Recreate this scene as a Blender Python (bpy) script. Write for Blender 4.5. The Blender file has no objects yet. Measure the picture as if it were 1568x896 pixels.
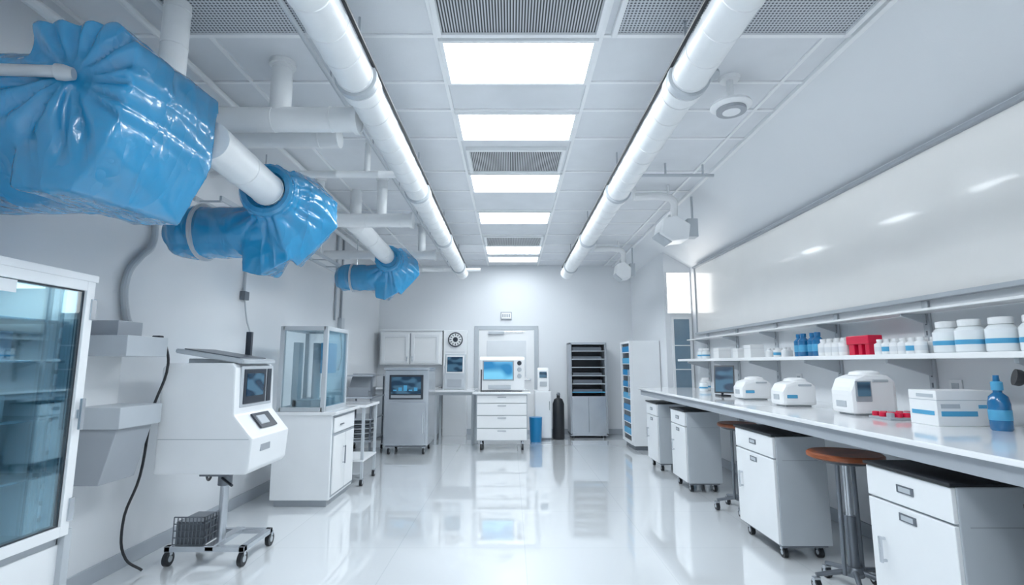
import bpy, bmesh, math, random
from mathutils import Vector, Matrix, noise, Euler
random.seed(3)
S=bpy.context.scene
S.view_settings.view_transform='Standard'
S.view_settings.look='None'
S.view_settings.exposure=0.33
S.view_settings.gamma=1.05
COL=S.collection

# ------------------------------------------------------------ materials
def mat(name,color,rough=.4,metal=0,bump=0,bscale=40,var=.03,vscale=4,coat=0,spec=.5,emis=None,es=0):
    m=bpy.data.materials.new(name); m.use_nodes=True
    nt=m.node_tree; b=nt.nodes['Principled BSDF']
    b.inputs['Roughness'].default_value=rough; b.inputs['Metallic'].default_value=metal
    b.inputs['Coat Weight'].default_value=coat; b.inputs['Coat Roughness'].default_value=.06
    b.inputs['Specular IOR Level'].default_value=spec
    tc=nt.nodes.new('ShaderNodeTexCoord')
    n=nt.nodes.new('ShaderNodeTexNoise'); n.inputs['Scale'].default_value=vscale; n.inputs['Detail'].default_value=4
    nt.links.new(tc.outputs['Object'],n.inputs['Vector'])
    r=nt.nodes.new('ShaderNodeValToRGB')
    c=list(color)
    r.color_ramp.elements[0].position=.3; r.color_ramp.elements[1].position=.7
    r.color_ramp.elements[0].color=[max(0,x*(1-var)) for x in c]+[1]
    r.color_ramp.elements[1].color=[min(1,x*(1+var)) for x in c]+[1]
    nt.links.new(n.outputs['Fac'],r.inputs['Fac']); nt.links.new(r.outputs['Color'],b.inputs['Base Color'])
    if bump:
        n2=nt.nodes.new('ShaderNodeTexNoise'); n2.inputs['Scale'].default_value=bscale; n2.inputs['Detail'].default_value=5
        nt.links.new(tc.outputs['Object'],n2.inputs['Vector'])
        bp=nt.nodes.new('ShaderNodeBump'); bp.inputs['Strength'].default_value=bump; bp.inputs['Distance'].default_value=.01
        nt.links.new(n2.outputs['Fac'],bp.inputs['Height']); nt.links.new(bp.outputs['Normal'],b.inputs['Normal'])
    if emis:
        b.inputs['Emission Color'].default_value=list(emis)+[1]; b.inputs['Emission Strength'].default_value=es
    return m
def glassmat(name,tint=(.9,.96,.98),fac=.08,rough=.02):
    m=bpy.data.materials.new(name); m.use_nodes=True; nt=m.node_tree; nt.nodes.clear()
    o=nt.nodes.new('ShaderNodeOutputMaterial'); t=nt.nodes.new('ShaderNodeBsdfTransparent'); g=nt.nodes.new('ShaderNodeBsdfGlossy')
    t.inputs[0].default_value=list(tint)+[1]; g.inputs['Roughness'].default_value=rough; g.inputs['Color'].default_value=(.9,.97,1,1)
    lw=nt.nodes.new('ShaderNodeLayerWeight'); lw.inputs[0].default_value=.35
    ad=nt.nodes.new('ShaderNodeMath'); ad.operation='ADD'; ad.use_clamp=True; ad.inputs[1].default_value=fac
    mu=nt.nodes.new('ShaderNodeMath'); mu.operation='MULTIPLY'; mu.inputs[1].default_value=.5
    nt.links.new(lw.outputs['Fresnel'],mu.inputs[0]); nt.links.new(mu.outputs[0],ad.inputs[0])
    mx=nt.nodes.new('ShaderNodeMixShader')
    nt.links.new(ad.outputs[0],mx.inputs[0]); nt.links.new(t.outputs[0],mx.inputs[1]); nt.links.new(g.outputs[0],mx.inputs[2]); nt.links.new(mx.outputs[0],o.inputs[0])
    return m
def screenmat(name,c1,c2,scale=3,es=.6,rowscale=1):
    m=mat(name,c1,.15); nt=m.node_tree; b=nt.nodes['Principled BSDF']
    tc=nt.nodes.new('ShaderNodeTexCoord'); v=nt.nodes.new('ShaderNodeTexNoise'); v.inputs['Scale'].default_value=scale; v.inputs['Detail'].default_value=0
    mp=nt.nodes.new('ShaderNodeMapping'); mp.inputs['Scale'].default_value=(1,1,rowscale)
    nt.links.new(tc.outputs['Object'],mp.inputs[0]); nt.links.new(mp.outputs[0],v.inputs['Vector'])
    r=nt.nodes.new('ShaderNodeValToRGB'); r.color_ramp.interpolation='LINEAR'
    r.color_ramp.elements[0].position=.42; r.color_ramp.elements[0].color=list(c1)+[1]; r.color_ramp.elements[1].position=.58; r.color_ramp.elements[1].color=list(c2)+[1]
    nt.links.new(v.outputs['Fac'],r.inputs['Fac']); nt.links.new(r.outputs['Color'],b.inputs['Base Color']); nt.links.new(r.outputs['Color'],b.inputs['Emission Color'])
    b.inputs['Emission Strength'].default_value=es
    return m

M={}
M['wall']=mat('painted_wall',(.80,.825,.855),.35,bump=.04,bscale=90,var=.01,vscale=1)
M['wallL']=mat('gloss_wall_panel',(.82,.845,.875),.14,bump=.015,bscale=4,var=.015,vscale=.8)
M['tile']=mat('ceiling_tile_matte',(.75,.775,.81),.8,bump=.15,bscale=200,var=.03)
M['grid']=mat('t_bar',(.88,.9,.92),.4)
M['white']=mat('white_enamel',(.87,.89,.91),.28,var=.015)
M['white2']=mat('white_plastic',(.9,.91,.92),.35,var=.01)
M['duct']=mat('white_duct',(.84,.86,.875),.32,bump=.25,bscale=18)
M['grey']=mat('grey_paint',(.36,.39,.43),.35)
M['lgrey']=mat('light_grey',(.50,.54,.58),.35)
M['steel']=mat('stainless',(.6,.63,.67),.25,.8,var=.06)
M['dsteel']=mat('dark_steel',(.18,.2,.23),.35,.6)
M['black']=mat('black_rubber',(.012,.014,.018),.45)
M['dark']=mat('dark_plastic',(.025,.032,.045),.3)
M['base']=mat('base_trim',(.44,.48,.53),.4)
M['wood']=mat('orange_wood',(.30,.075,.022),.35,var=.35,vscale=9)
M['blueb']=mat('blue_liquid',(.004,.14,.35),.15,coat=.5)
M['bluel']=mat('blue_label',(.08,.38,.64),.4)
M['red']=mat('red_plastic',(.7,.006,.05),.3)
M['cblue']=mat('cyan_bin',(.006,.24,.54),.35)
M['ctop']=mat('counter_top',(.9,.91,.93),.1,var=.01,coat=.4)
M['board']=mat('whiteboard',(.97,.95,.92),.2,var=.01,coat=.4)
M['glass']=glassmat('clear_glass')
M['bglass']=glassmat('blue_glass',(.66,.86,.94),.07)
M['jar']=mat('frosted_jar',(.88,.92,.94),.2,var=.01)
M['scr']=screenmat('screen_blue',(.015,.18,.4),(.16,.5,.7),4,.35)
M['scr2']=screenmat('screen_dark',(.012,.035,.07),(.055,.13,.2),7,.18,2)
M['winb']=mat('window_dusk_glass',(.17,.26,.34),.08,coat=.5,var=.1)
M['lamp']=mat('light_panel',(1,1,1),.5,emis=(.875,.95,1),es=15.5)
M['lampd']=mat('light_panel_dimmed',(1,1,1),.5,emis=(.875,.95,1),es=5)
M['glow']=mat('warm_glow',(1,1,1),.4,emis=(1,.97,.92),es=2.2)  # warm emission for the added return-wall panel and the fridge lamp
M['fold']=mat('sign_paper',(.76,.79,.82),.5)

def floormat():
    m=mat('epoxy_floor',(.8,.82,.84),.1,coat=1); nt=m.node_tree; b=nt.nodes['Principled BSDF']
    b.inputs['Coat Roughness'].default_value=.015; b.inputs['Coat IOR'].default_value=1.75; b.inputs['Specular IOR Level'].default_value=1
    tc=nt.nodes.new('ShaderNodeTexCoord'); br=nt.nodes.new('ShaderNodeTexBrick'); br.offset=0
    br.inputs['Scale'].default_value=1; br.inputs['Brick Width'].default_value=.9; br.inputs['Row Height'].default_value=.9
    br.inputs['Mortar Size'].default_value=.003
    br.inputs['Color1'].default_value=(.80,.83,.855,1); br.inputs['Color2'].default_value=(.82,.85,.875,1); br.inputs['Mortar'].default_value=(.7,.74,.77,1)
    nt.links.new(tc.outputs['Object'],br.inputs['Vector']); nt.links.new(br.outputs['Color'],b.inputs['Base Color'])
    n=nt.nodes.new('ShaderNodeTexNoise'); n.inputs['Scale'].default_value=2.5; n.inputs['Detail'].default_value=6
    nt.links.new(tc.outputs['Object'],n.inputs['Vector'])
    mr=nt.nodes.new('ShaderNodeMapRange'); mr.inputs['To Min'].default_value=.03; mr.inputs['To Max'].default_value=.1
    nt.links.new(n.outputs['Fac'],mr.inputs['Value']); nt.links.new(mr.outputs[0],b.inputs['Roughness'])
    bp=nt.nodes.new('ShaderNodeBump'); bp.inputs['Strength'].default_value=.03; bp.inputs['Distance'].default_value=.02
    n3=nt.nodes.new('ShaderNodeTexNoise'); n3.inputs['Scale'].default_value=1.6
    nt.links.new(tc.outputs['Object'],n3.inputs['Vector']); nt.links.new(n3.outputs['Fac'],bp.inputs['Height']); nt.links.new(bp.outputs['Normal'],b.inputs['Coat Normal'])
    return m
M['floor']=floormat()
def ventmat(name,kind):
    m=mat(name,(.5,.5,.5),.5); nt=m.node_tree; b=nt.nodes['Principled BSDF']
    tc=nt.nodes.new('ShaderNodeTexCoord'); r=nt.nodes.new('ShaderNodeValToRGB')
    w=nt.nodes.new('ShaderNodeTexWave'); w.inputs['Scale'].default_value=20 if kind=='slit' else 16; w.bands_direction='X'
    nt.links.new(tc.outputs['Object'],w.inputs['Vector'])
    if kind=='slit':
        nt.links.new(w.outputs['Fac'],r.inputs['Fac'])
    else:
        w2=nt.nodes.new('ShaderNodeTexWave'); w2.inputs['Scale'].default_value=16; w2.bands_direction='Y'
        nt.links.new(tc.outputs['Object'],w2.inputs['Vector'])
        mu=nt.nodes.new('ShaderNodeMath'); mu.operation='MULTIPLY'; nt.links.new(w.outputs['Fac'],mu.inputs[0]); nt.links.new(w2.outputs['Fac'],mu.inputs[1])
        nt.links.new(mu.outputs[0],r.inputs['Fac'])
    r.color_ramp.elements[0].position=.4 ; r.color_ramp.elements[1].position=.6
    r.color_ramp.elements[0].color=(.03,.035,.04,1); r.color_ramp.elements[1].color=(.6,.62,.65,1)
    if kind!='slit':
        r.color_ramp.elements[0].position=.2; r.color_ramp.elements[1].position=.45
        r.color_ramp.elements[0].color=(.57,.6,.64,1); r.color_ramp.elements[1].color=(.08,.09,.11,1)
    nt.links.new(r.outputs['Color'],b.inputs['Base Color'])
    return m
M['slit']=ventmat('vent_slit','slit'); M['perf']=ventmat('vent_perforated','perf')
def vinyl():
    m=mat('blue_vinyl',(.015,.27,.55),.22,coat=.4,var=.18,vscale=2.5,spec=.8); nt=m.node_tree; b=nt.nodes['Principled BSDF']
    tc=nt.nodes.new('ShaderNodeTexCoord'); L=nt.links.new
    prev=None
    for sc,rot,st,dist in ((4,(.4,.5,.2),.35,.03),(10,(1.1,-.6,.9),.22,.012)):
        mp=nt.nodes.new('ShaderNodeMapping'); mp.inputs['Scale'].default_value=(1.2,1,.3); mp.inputs['Rotation'].default_value=rot
        n=nt.nodes.new('ShaderNodeTexNoise'); n.inputs['Scale'].default_value=sc; n.inputs['Detail'].default_value=1; n.inputs['Distortion'].default_value=.5
        L(tc.outputs['Object'],mp.inputs[0]); L(mp.outputs[0],n.inputs['Vector'])
        a=nt.nodes.new('ShaderNodeMath'); a.operation='SUBTRACT'; a.inputs[1].default_value=.5; L(n.outputs['Fac'],a.inputs[0])
        c=nt.nodes.new('ShaderNodeMath'); c.operation='ABSOLUTE'; L(a.outputs[0],c.inputs[0])
        d=nt.nodes.new('ShaderNodeMath'); d.operation='MULTIPLY'; d.inputs[1].default_value=-8; L(c.outputs[0],d.inputs[0])
        e=nt.nodes.new('ShaderNodeMath'); e.operation='EXPONENT'; L(d.outputs[0],e.inputs[0])
        bp=nt.nodes.new('ShaderNodeBump'); bp.inputs['Strength'].default_value=st; bp.inputs['Distance'].default_value=dist
        L(e.outputs[0],bp.inputs['Height'])
        if prev: L(prev.outputs['Normal'],bp.inputs['Normal'])
        prev=bp
    L(prev.outputs['Normal'],b.inputs['Normal']); L(prev.outputs['Normal'],b.inputs['Coat Normal'])
    return m
M['vinyl']=vinyl()

# ------------------------------------------------------------ mesh helpers
def root(name,loc=(0,0,0)):
    e=bpy.data.objects.new(name,None); e.empty_display_size=.1; e.location=loc; COL.objects.link(e); return e
def fin(bm,name,m,par,smooth=False,center=None):
    bmesh.ops.recalc_face_normals(bm,faces=bm.faces[:])
    if smooth:
        for f in bm.faces: f.smooth=True
        for e in bm.edges:
            if len(e.link_faces)==2 and e.calc_face_angle(0)>.6: e.smooth=False
    if center is None:
        xs=[v.co for v in bm.verts]
        center=Vector([(min(c[i] for c in xs)+max(c[i] for c in xs))/2 for i in range(3)])
    center=Vector(center)
    bmesh.ops.translate(bm,verts=bm.verts[:],vec=-center)
    me=bpy.data.meshes.new(name); bm.to_mesh(me); bm.free()
    if m is not None: me.materials.append(M[m] if isinstance(m,str) else m)
    o=bpy.data.objects.new(name,me); COL.objects.link(o)
    if par is not None:
        o.parent=par; o.location=center-Vector(par.location)
    else: o.location=center
    return o
def box(par,name,x0,x1,y0,y1,z0,z1,m,bev=.004):
    x0,x1=sorted((x0,x1)); y0,y1=sorted((y0,y1)); z0,z1=sorted((z0,z1))
    bm=bmesh.new(); bmesh.ops.create_cube(bm,size=1)
    for v in bm.verts:
        v.co=Vector(((v.co.x+.5)*(x1-x0)+x0,(v.co.y+.5)*(y1-y0)+y0,(v.co.z+.5)*(z1-z0)+z0))
    b=min(bev,.4*min(x1-x0,y1-y0,z1-z0))
    if b>0: bmesh.ops.bevel(bm,geom=bm.edges[:],offset=b,segments=2,affect='EDGES',profile=.6)
    return fin(bm,name,m,par)
def obox(par,name,c,size,rot,m,bev=.003):
    bm=bmesh.new(); bmesh.ops.create_cube(bm,size=1)
    for v in bm.verts: v.co=Vector((v.co.x*size[0],v.co.y*size[1],v.co.z*size[2]))
    if bev: bmesh.ops.bevel(bm,geom=bm.edges[:],offset=min(bev,.4*min(size)),segments=2,affect='EDGES')
    bmesh.ops.rotate(bm,verts=bm.verts[:],cent=(0,0,0),matrix=Euler(rot).to_matrix())
    bmesh.ops.translate(bm,verts=bm.verts[:],vec=c)
    return fin(bm,name,m,par)
def lathe(par,name,base,axis,prof,m,n=32):
    base=Vector(base); ax=Vector(axis).normalized(); q=Vector((0,0,1)).rotation_difference(ax)
    bm=bmesh.new(); rings=[]
    for r,h in prof:
        r=max(r,.0004)
        rings.append([bm.verts.new(base+q@Vector((r*math.cos(2*math.pi*i/n),r*math.sin(2*math.pi*i/n),h))) for i in range(n)])
    for a,b in zip(rings,rings[1:]):
        for i in range(n): bm.faces.new((a[i],a[(i+1)%n],b[(i+1)%n],b[i]))
    bm.faces.new(rings[0][::-1]); bm.faces.new(rings[-1])
    return fin(bm,name,m,par,True)
def cyl(par,name,p1,p2,r,m,n=20,r2=None):
    p1=Vector(p1); p2=Vector(p2); L=(p2-p1).length
    return lathe(par,name,p1,p2-p1,[(r,0),(r if r2 is None else r2,L)],m,n)
def duct(par,name,p1,p2,r,m='duct',step=.3,n=32,flange=False):
    p1=Vector(p1); p2=Vector(p2); L=(p2-p1).length
    prof=[(r,0)]; h=step
    while h<L-.03:
        prof+=[(r,h-.006),(r*1.04,h-.004),(r*1.04,h+.004),(r,h+.006)]; h+=step
    prof+=[(r,L)]
    if flange: prof=prof[:-1]+[(r,L-.03),(r*1.18,L-.028),(r*1.18,L),(r*.95,L),(r*.9,L-.004)]
    return lathe(par,name,p1,p2-p1,prof,m,n)
def tube(par,name,pts,r,m,res=6,smooth=True):
    cu=bpy.data.curves.new(name,'CURVE'); cu.dimensions='3D'; cu.bevel_depth=r; cu.bevel_resolution=3; cu.use_fill_caps=True
    sp=cu.splines.new('BEZIER'); sp.bezier_points.add(len(pts)-1)
    for b,p in zip(sp.bezier_points,pts): b.co=p; b.handle_left_type=b.handle_right_type='AUTO'
    sp.resolution_u=res
    o=bpy.data.objects.new('tmp',cu); COL.objects.link(o)
    dg=bpy.context.evaluated_depsgraph_get(); me=bpy.data.meshes.new_from_object(o.evaluated_get(dg))
    bm=bmesh.new(); bm.from_mesh(me); bpy.data.objects.remove(o); bpy.data.meshes.remove(me)
    return fin(bm,name,m,par,True)
def prism(par,name,prof,axis,a,b,m,bev=.006):
    bm=bmesh.new()
    def mk(p,t):
        return {'x':(t,p[0],p[1]),'y':(p[0],t,p[1]),'z':(p[0],p[1],t)}[axis]
    A=[bm.verts.new(mk(p,a)) for p in prof]; B=[bm.verts.new(mk(p,b)) for p in prof]
    bm.faces.new(A); bm.faces.new(B[::-1])
    for i in range(len(prof)): j=(i+1)%len(prof); bm.faces.new((A[i],B[i],B[j],A[j]))
    bmesh.ops.recalc_face_normals(bm,faces=bm.faces[:])
    if bev: bmesh.ops.bevel(bm,geom=bm.edges[:],offset=bev,segments=2,affect='EDGES',profile=.6)
    return fin(bm,name,m,par)
def castor(par,n,x,y,r=.035,rot=0):
    cyl(par,f'castor_wheel_{n}',(x-.014,y,r),(x+.014,y,r),r,'black',20)
    cyl(par,f'castor_hub_{n}',(x-.017,y,r),(x+.017,y,r),r*.45,'lgrey',12)
    box(par,f'castor_fork_{n}',x-.02,x+.02,y-.014,y+.014,r*1.5,r*2.3,'steel',.002)
def frame(par,name,plane,p,a0,a1,z0,z1,w,t,m):
    for i,(u0,u1,v0,v1) in enumerate([(a0,a0+w,z0,z1),(a1-w,a1,z0,z1),(a0+w,a1-w,z0,z0+w),(a0+w,a1-w,z1-w,z1)]):
        if plane=='x': box(par,f'{name}_{i+1}',p-t/2,p+t/2,u0,u1,v0,v1,m,.003)
        else: box(par,f'{name}_{i+1}',u0,u1,p-t/2,p+t/2,v0,v1,m,.003)

# ------------------------------------------------------------ camera
f=800
th=math.atan(110.3/f)
cd=bpy.data.cameras.new('camera'); cam=bpy.data.objects.new('camera',cd); COL.objects.link(cam)
cd.sensor_width=36; cd.lens=18; cd.shift_x=.00125
cam.location=(0,0,1.3); cam.rotation_euler=(math.pi/2+th,0,0); S.camera=cam; cd.clip_start=.05

# ------------------------------------------------------------ room
H=3.16; YB=9.7; YR=-2.0; XL=-2.5; XR=2.7
box(None,'floor',-2.6,2.8,YR-.1,YB+.1,-.1,0,'floor',0)
box(None,'ceiling',-2.6,2.8,YR-.1,YB+.1,H,H+.1,'tile',0)
box(None,'wall_left',XL-.1,XL,YR,YB,0,H,'wallL',0)
box(None,'wall_back',-2.6,2.8,YB,YB+.1,0,H,'wall',0)
box(None,'wall_rear',-2.6,2.8,YR-.1,YR,0,H,'wall',0)
box(None,'wall_right',XR,XR+.1,YR,7.6,0,H,'wall',0)
box(None,'wall_right_return',2.3,2.8,7.6,YB,0,H,'wall',0)
prism(None,'wall_right_bulkhead',[(1.97,H),(2.75,H),(2.75,2.72),(2.7,2.72)],'y',YR,YB,'wall',0)
box(None,'baseboard_left',XL,XL+.015,YR,YB,0,.1,'base')
box(None,'baseboard_back',XL,2.3,YB-.015,YB,0,.1,'base')
box(None,'baseboard_right',XR-.015,XR,YR,7.6,0,.1,'base')
box(None,'trim_1',1.94,1.975,YR,YB,H-.03,H,'grid')

g=root('ceiling_grid',(0,4,H))
ys=[-1.6,-1.0,-.38,.25,.87,1.48,2.08,2.70,3.19,3.57,4.05,4.8,5.37,6.08,6.65,7.29,7.92,8.56,9.15]
xs=[-2.35,-1.72,-1.08,-.43,.52,1.16,1.8]
for i,y in enumerate(ys): box(g,f'cross_bar_{i+1}',XL,1.97,y-.012,y+.012,H-.012,H+.002,'grid',.002)
for i,x in enumerate(xs): box(g,f'main_bar_{i+1}',x-.012,x+.012,YR,YB,H-.014,H+.002,'grid',.002)
for (a,b) in [(-1.5,-1.05),(-.3,.15),(.95,1.4),(2.735,3.165),(3.60,4.03),(4.84,5.33),(6.12,6.6),(7.96,8.5),(8.78,9.2)]:
    r=root('ceiling_light_panel',(.045,(a+b)/2,H-.01))
    box(r,'diffuser',-.39,.48,a,b,H-.016,H-.002,'lampd' if a>8.7 else 'lamp',0)
    box(r,'frame_left',-.415,-.39,a-.02,b+.02,H-.03,H,'grid',.002); box(r,'frame_right',.48,.505,a-.02,b+.02,H-.03,H,'grid',.002)
    box(r,'frame_near',-.39,.48,a-.02,a,H-.03,H,'grid',.002); box(r,'frame_far',-.39,.48,b,b+.02,H-.03,H,'grid',.002)
def vent(x0,x1,a,b,m):
    r=root('ceiling_air_vent',((x0+x1)/2,(a+b)/2,H-.01))
    box(r,'grille',x0,x1,a,b,H-.02,H-.002,m,0)
    box(r,'frame_left',x0-.03,x0,a-.03,b+.03,H-.035,H,'grid',.003); box(r,'frame_right',x1,x1+.03,a-.03,b+.03,H-.035,H,'grid',.003)
    box(r,'frame_near',x0,x1,a-.03,a,H-.035,H,'grid',.003); box(r,'frame_far',x0,x1,b,b+.03,H-.035,H,'grid',.003)
vent(-.39,.48,2.12,2.65,'slit'); vent(-.36,.45,4.26,4.74,'slit'); vent(-.36,.45,7.35,7.88,'slit')
vent(-1.8,-1.13,2.12,2.65,'perf'); vent(.6,1.1,2.12,2.65,'perf'); vent(1.24,1.88,2.12,2.65,'perf')
vent(-.39,.48,.3,.83,'slit')

# ------------------------------------------------------------ long ceiling pipes
def long_pipe(x,side):
    r=root('ceiling_duct_pipe',(x,4,2.8))
    duct(r,'pipe',(x,-1.9,2.8),(x,8.45,2.8),.095,step=.2)
    lathe(r,'end_cap',(x,8.45,2.8),(0,1,0),[(.095,0),(.102,.005),(.102,.05),(.085,.07)],'white')
    tube(r,'cable',[(x+side*.09,-1.9,2.86),(x+side*.095,3,2.86),(x+side*.095,8.3,2.86)],.011,'black')
    tube(r,'wire',[(x+side*.03,-1.9,2.905),(x+side*.03,3,2.905),(x+side*.03,8.3,2.905)],.007,'grey')
    for i,y in enumerate([.7,2.55,4.35,6.1,7.9]):
        lathe(r,f'clamp_{i+1}',(x,y-.03,2.8),(0,1,0),[(.1,0),(.112,.004),(.112,.046),(.1,.05)],'lgrey')
        lathe(r,f'coupling_{i+1}',(x,y+.03,2.8),(0,1,0),[(.1,0),(.108,.004),(.108,.08),(.1,.085)],'duct')
        cyl(r,f'hanger_{i+1}',(x,y,2.9),(x,y,H),.007,'steel',8)
long_pipe(-.82,1); long_pipe(.945,-1)

# ------------------------------------------------------------ blue wrapped duct
def wrap(name,hulls,tr=lambda p:p,vox=.018,pleat=None,amp=.009,k=13,split=.15):
    bm=bmesh.new()
    for h in hulls:
        vs=[bm.verts.new(tr(Vector(p))) for p in h]
        bmesh.ops.convex_hull(bm,input=vs)
        junk=[v for v in vs if v.is_valid and not v.link_faces]
        if junk: bmesh.ops.delete(bm,geom=junk,context='VERTS')
    bmesh.ops.recalc_face_normals(bm,faces=bm.faces[:])
    me=bpy.data.meshes.new('t'); bm.to_mesh(me); bm.free()
    o=bpy.data.objects.new('t',me); COL.objects.link(o)
    md=o.modifiers.new('r','REMESH'); md.mode='VOXEL'; md.voxel_size=vox
    sm=o.modifiers.new('s','SMOOTH'); sm.iterations=6; sm.factor=.5
    dg=bpy.context.evaluated_depsgraph_get(); me2=bpy.data.meshes.new_from_object(o.evaluated_get(dg))
    bm=bmesh.new(); bm.from_mesh(me2); bpy.data.objects.remove(o); bpy.data.meshes.remove(me2)
    bm.normal_update()
    off=[]; pc=tr(Vector(pleat))
    for v in bm.verts:
        p=v.co
        n1=noise.noise(Vector((p.x*3,p.y*3,p.z*3)))
        rd=1-abs(noise.noise(Vector((p.x*6+p.z*2,p.y*5,p.z*2.4-p.x*2+7))))*2.6
        rd2=1-abs(noise.noise(Vector((p.x*4-p.z*6,p.y*10,p.z*6+p.y*4+3))))*3
        d=.008*n1+.005*max(rd,0)**2+.002*max(rd2,0)**2-.003
        dx,dz=p.x-pc.x,p.z-pc.z; rr=math.hypot(dx,dz); a=math.atan2(dz,dx)
        fall=math.exp(-((rr-.18)/.13)**2)*max(0,-v.normal.y+.2)
        d+=amp*fall*(abs(math.sin(a*k/2+1.0*n1+noise.noise(Vector((a*2,0,5)))*1.5))-.6)
        w_=max(0,min(1,(pc.x-split-p.x)/.12))
        d+=.005*w_*math.sin(p.x*36+5*noise.noise(Vector((p.y*4,p.z*4,1))))
        off.append(v.normal*d)
    for v,d in zip(bm.verts,off): v.co+=d
    for f_ in bm.faces: f_.smooth=True
    r=root(name)
    cs=[v.co for v in bm.verts]; c=sum(cs,Vector())/len(cs); r.location=c
    bmesh.ops.translate(bm,verts=bm.verts[:],vec=-c)
    me=bpy.data.meshes.new('vinyl_cover'); bm.to_mesh(me); bm.free(); me.materials.append(M['vinyl'])
    ob=bpy.data.objects.new('vinyl_cover',me); COL.objects.link(ob); ob.parent=r
    return r
def ringpts(axis,c,rr,t,n=20):
    out=[]
    for i in range(n):
        a=2*math.pi*i/n; u,v=rr*math.cos(a),rr*math.sin(a)
        out.append((t,c[0]+u,c[1]+v) if axis=='x' else (c[0]+u,t,c[1]+v))
    return out
h1=[(-1.46,1.86,2.54),(-1.56,1.86,2.64),(-1.53,1.86,2.13),(-1.66,1.86,1.94),(-1.88,1.84,1.95),(-1.88,1.84,2.63),
    (-1.44,2.38,2.58),(-1.45,2.38,2.24),(-1.54,2.32,1.93),(-1.85,2.45,1.97),(-1.85,2.45,2.62),(-1.6,2.4,2.64)]
t1=[(x,2.15+.34*math.cos(a),2.29+.34*math.sin(a)) for x in (-2.47,-1.7) for a in [2*math.pi*i/24 for i in range(24)]]
w1=wrap('blue_duct_cover',[h1,t1],vox=.014,pleat=(-1.69,1.84,2.39),amp=.034,k=15,split=.22)
cyl(w1,'grey_pipe',(-2.48,1.775,2.40),(-1.70,1.80,2.39),.022,'lgrey')
lathe(w1,'pipe_collar',(-1.72,1.80,2.39),(1,0.3,.0),[(.022,0),(.03,.005),(.03,.03),(.022,.06)],'lgrey')
duct(w1,'vertical_duct',(-1.72,2.42,2.5),(-1.72,2.42,H),.062,step=.2)
h2=[(-1.40,3.15,2.53),(-1.50,3.12,2.22),(-1.45,3.2,2.02),(-1.43,3.6,2.64),(-1.22,3.5,2.42),(-1.18,3.4,2.22),(-1.4,3.3,1.93),
    (-1.7,3.2,2.2),(-1.5,3.6,1.98),(-1.62,3.6,2.45)]
h2b=[(-1.42,3.22,1.95),(-1.6,3.22,1.85),(-1.72,3.22,1.88),(-1.6,3.5,1.88),(-1.74,3.2,2.2),(-1.45,3.2,2.25),(-1.74,3.5,2.2),(-1.45,3.5,2.2)]
c2=ringpts('y',(-1.54,2.38),.18,3.12)+ringpts('y',(-1.54,2.36),.2,3.45)
t2=[(x,3.36+.175*math.cos(a),2.17+.175*math.sin(a)) for x in (-2.2,-1.6) for a in [2*math.pi*i/20 for i in range(20)]]
t2b=[(-2.27,3.36+.13*math.cos(a),2.17+.13*math.sin(a)) for a in [2*math.pi*i/16 for i in range(16)]]+[p for p in t2 if p[0]<-2]
def wrap2(tr,sc):
    w=wrap('blue_duct_cover',[h2,h2b,c2,t2,t2b],tr,vox=.011,pleat=(-1.54,3.1,2.38),amp=.02,k=18,split=.3)
    a=tr(Vector((-2.07,3.36,2.17)))
    lathe(w,'strap',a,(1,0,0),[(.184*sc,0),(.193*sc,.003),(.193*sc,.02),(.184*sc,.023)],'lgrey')
    b=tr(Vector((-1.54,3.115,2.38)))
    lathe(w,'collar_lip',b,(0,-1,0),[(.17*sc,-.02),(.17*sc,.015),(.155*sc,.03),(.125*sc,.02),(.105*sc,-.01)],'vinyl')
    return w
wA=wrap2(lambda p:p,1)
o3=Vector((-1.54,3.15,2.38)); n3=Vector((-1.49,6.15,2.56))
wB=wrap2(lambda p:(p-o3)*.94+n3,.94)
duct(wA,'supply_pipe',(-1.49,2.4,2.39),(-1.545,3.3,2.38),.1,step=.35)
duct(wB,'supply_pipe',(-1.66,5.35,2.78),(-1.49,6.3,2.56),.1,step=.35)
lathe(wB,'elbow_cap',(-1.66,5.35,2.78),(-.17,-.95,.22),[(.1,-.02),(.107,0),(.105,.04),(.085,.08),(.04,.105),(.0,.11)],'duct')
cyl(wB,'riser',(-1.68,5.38,2.8),(-1.68,5.38,H),.06,'duct')

def cross(x0,x1,y,z,rad,riser=None,flange=True):
    r=root('branch_duct',((x0+x1)/2,y,z))
    duct(r,'pipe',(x0,y,z),(x1,y,z),rad,step=.35,flange=flange)
    for i,(rx,rr) in enumerate(riser or []):
        duct(r,f'riser_{i+1}',(rx,y,z+rad*.4),(rx,y,H),rr,step=.3)
        lathe(r,f'riser_flange_{i+1}',(rx,y,H-.03),(0,0,1),[(rr*1.25,0),(rr*1.25,.03)],'duct')
cross(XL,-.93,2.97,2.78,.075,[(-1.42,.062),(-2.2,.05)])
cross(XL,-.98,5.0,2.72,.07,[(-1.3,.05),(-1.95,.06)])
cross(XL,-.75,4.1,2.86,.03,[(-1.2,.025)],False)
cross(XL,-1.0,6.75,2.74,.06,[(-1.2,.05)])
cross(XL,-.5,8.3,2.82,.03,[(-.95,.02)],False)
cross(XL,-1.3,3.7,3.0,.08,[(-1.9,.06)],False)
r=root('ceiling_conduit',(-1.1,4,3))
tube(r,'run',[(-1.13,.5,3.06),(-1.13,4,3.06),(-1.13,9.2,3.06)],.014,'lgrey')
tube(r,'run_2',[(-1.95,.5,3.1),(-1.95,4,3.1),(-1.95,9.2,3.1)],.02,'duct')
tube(r,'run_3',[(-2.3,.5,3.02),(-2.3,4,3.02),(-2.3,9.2,3.02)],.03,'duct')
for i in range(9): cyl(r,f'drop_{i+1}',(-1.13,1+i,3.05),(-1.13,1+i,H),.006,'steel',8)
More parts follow.
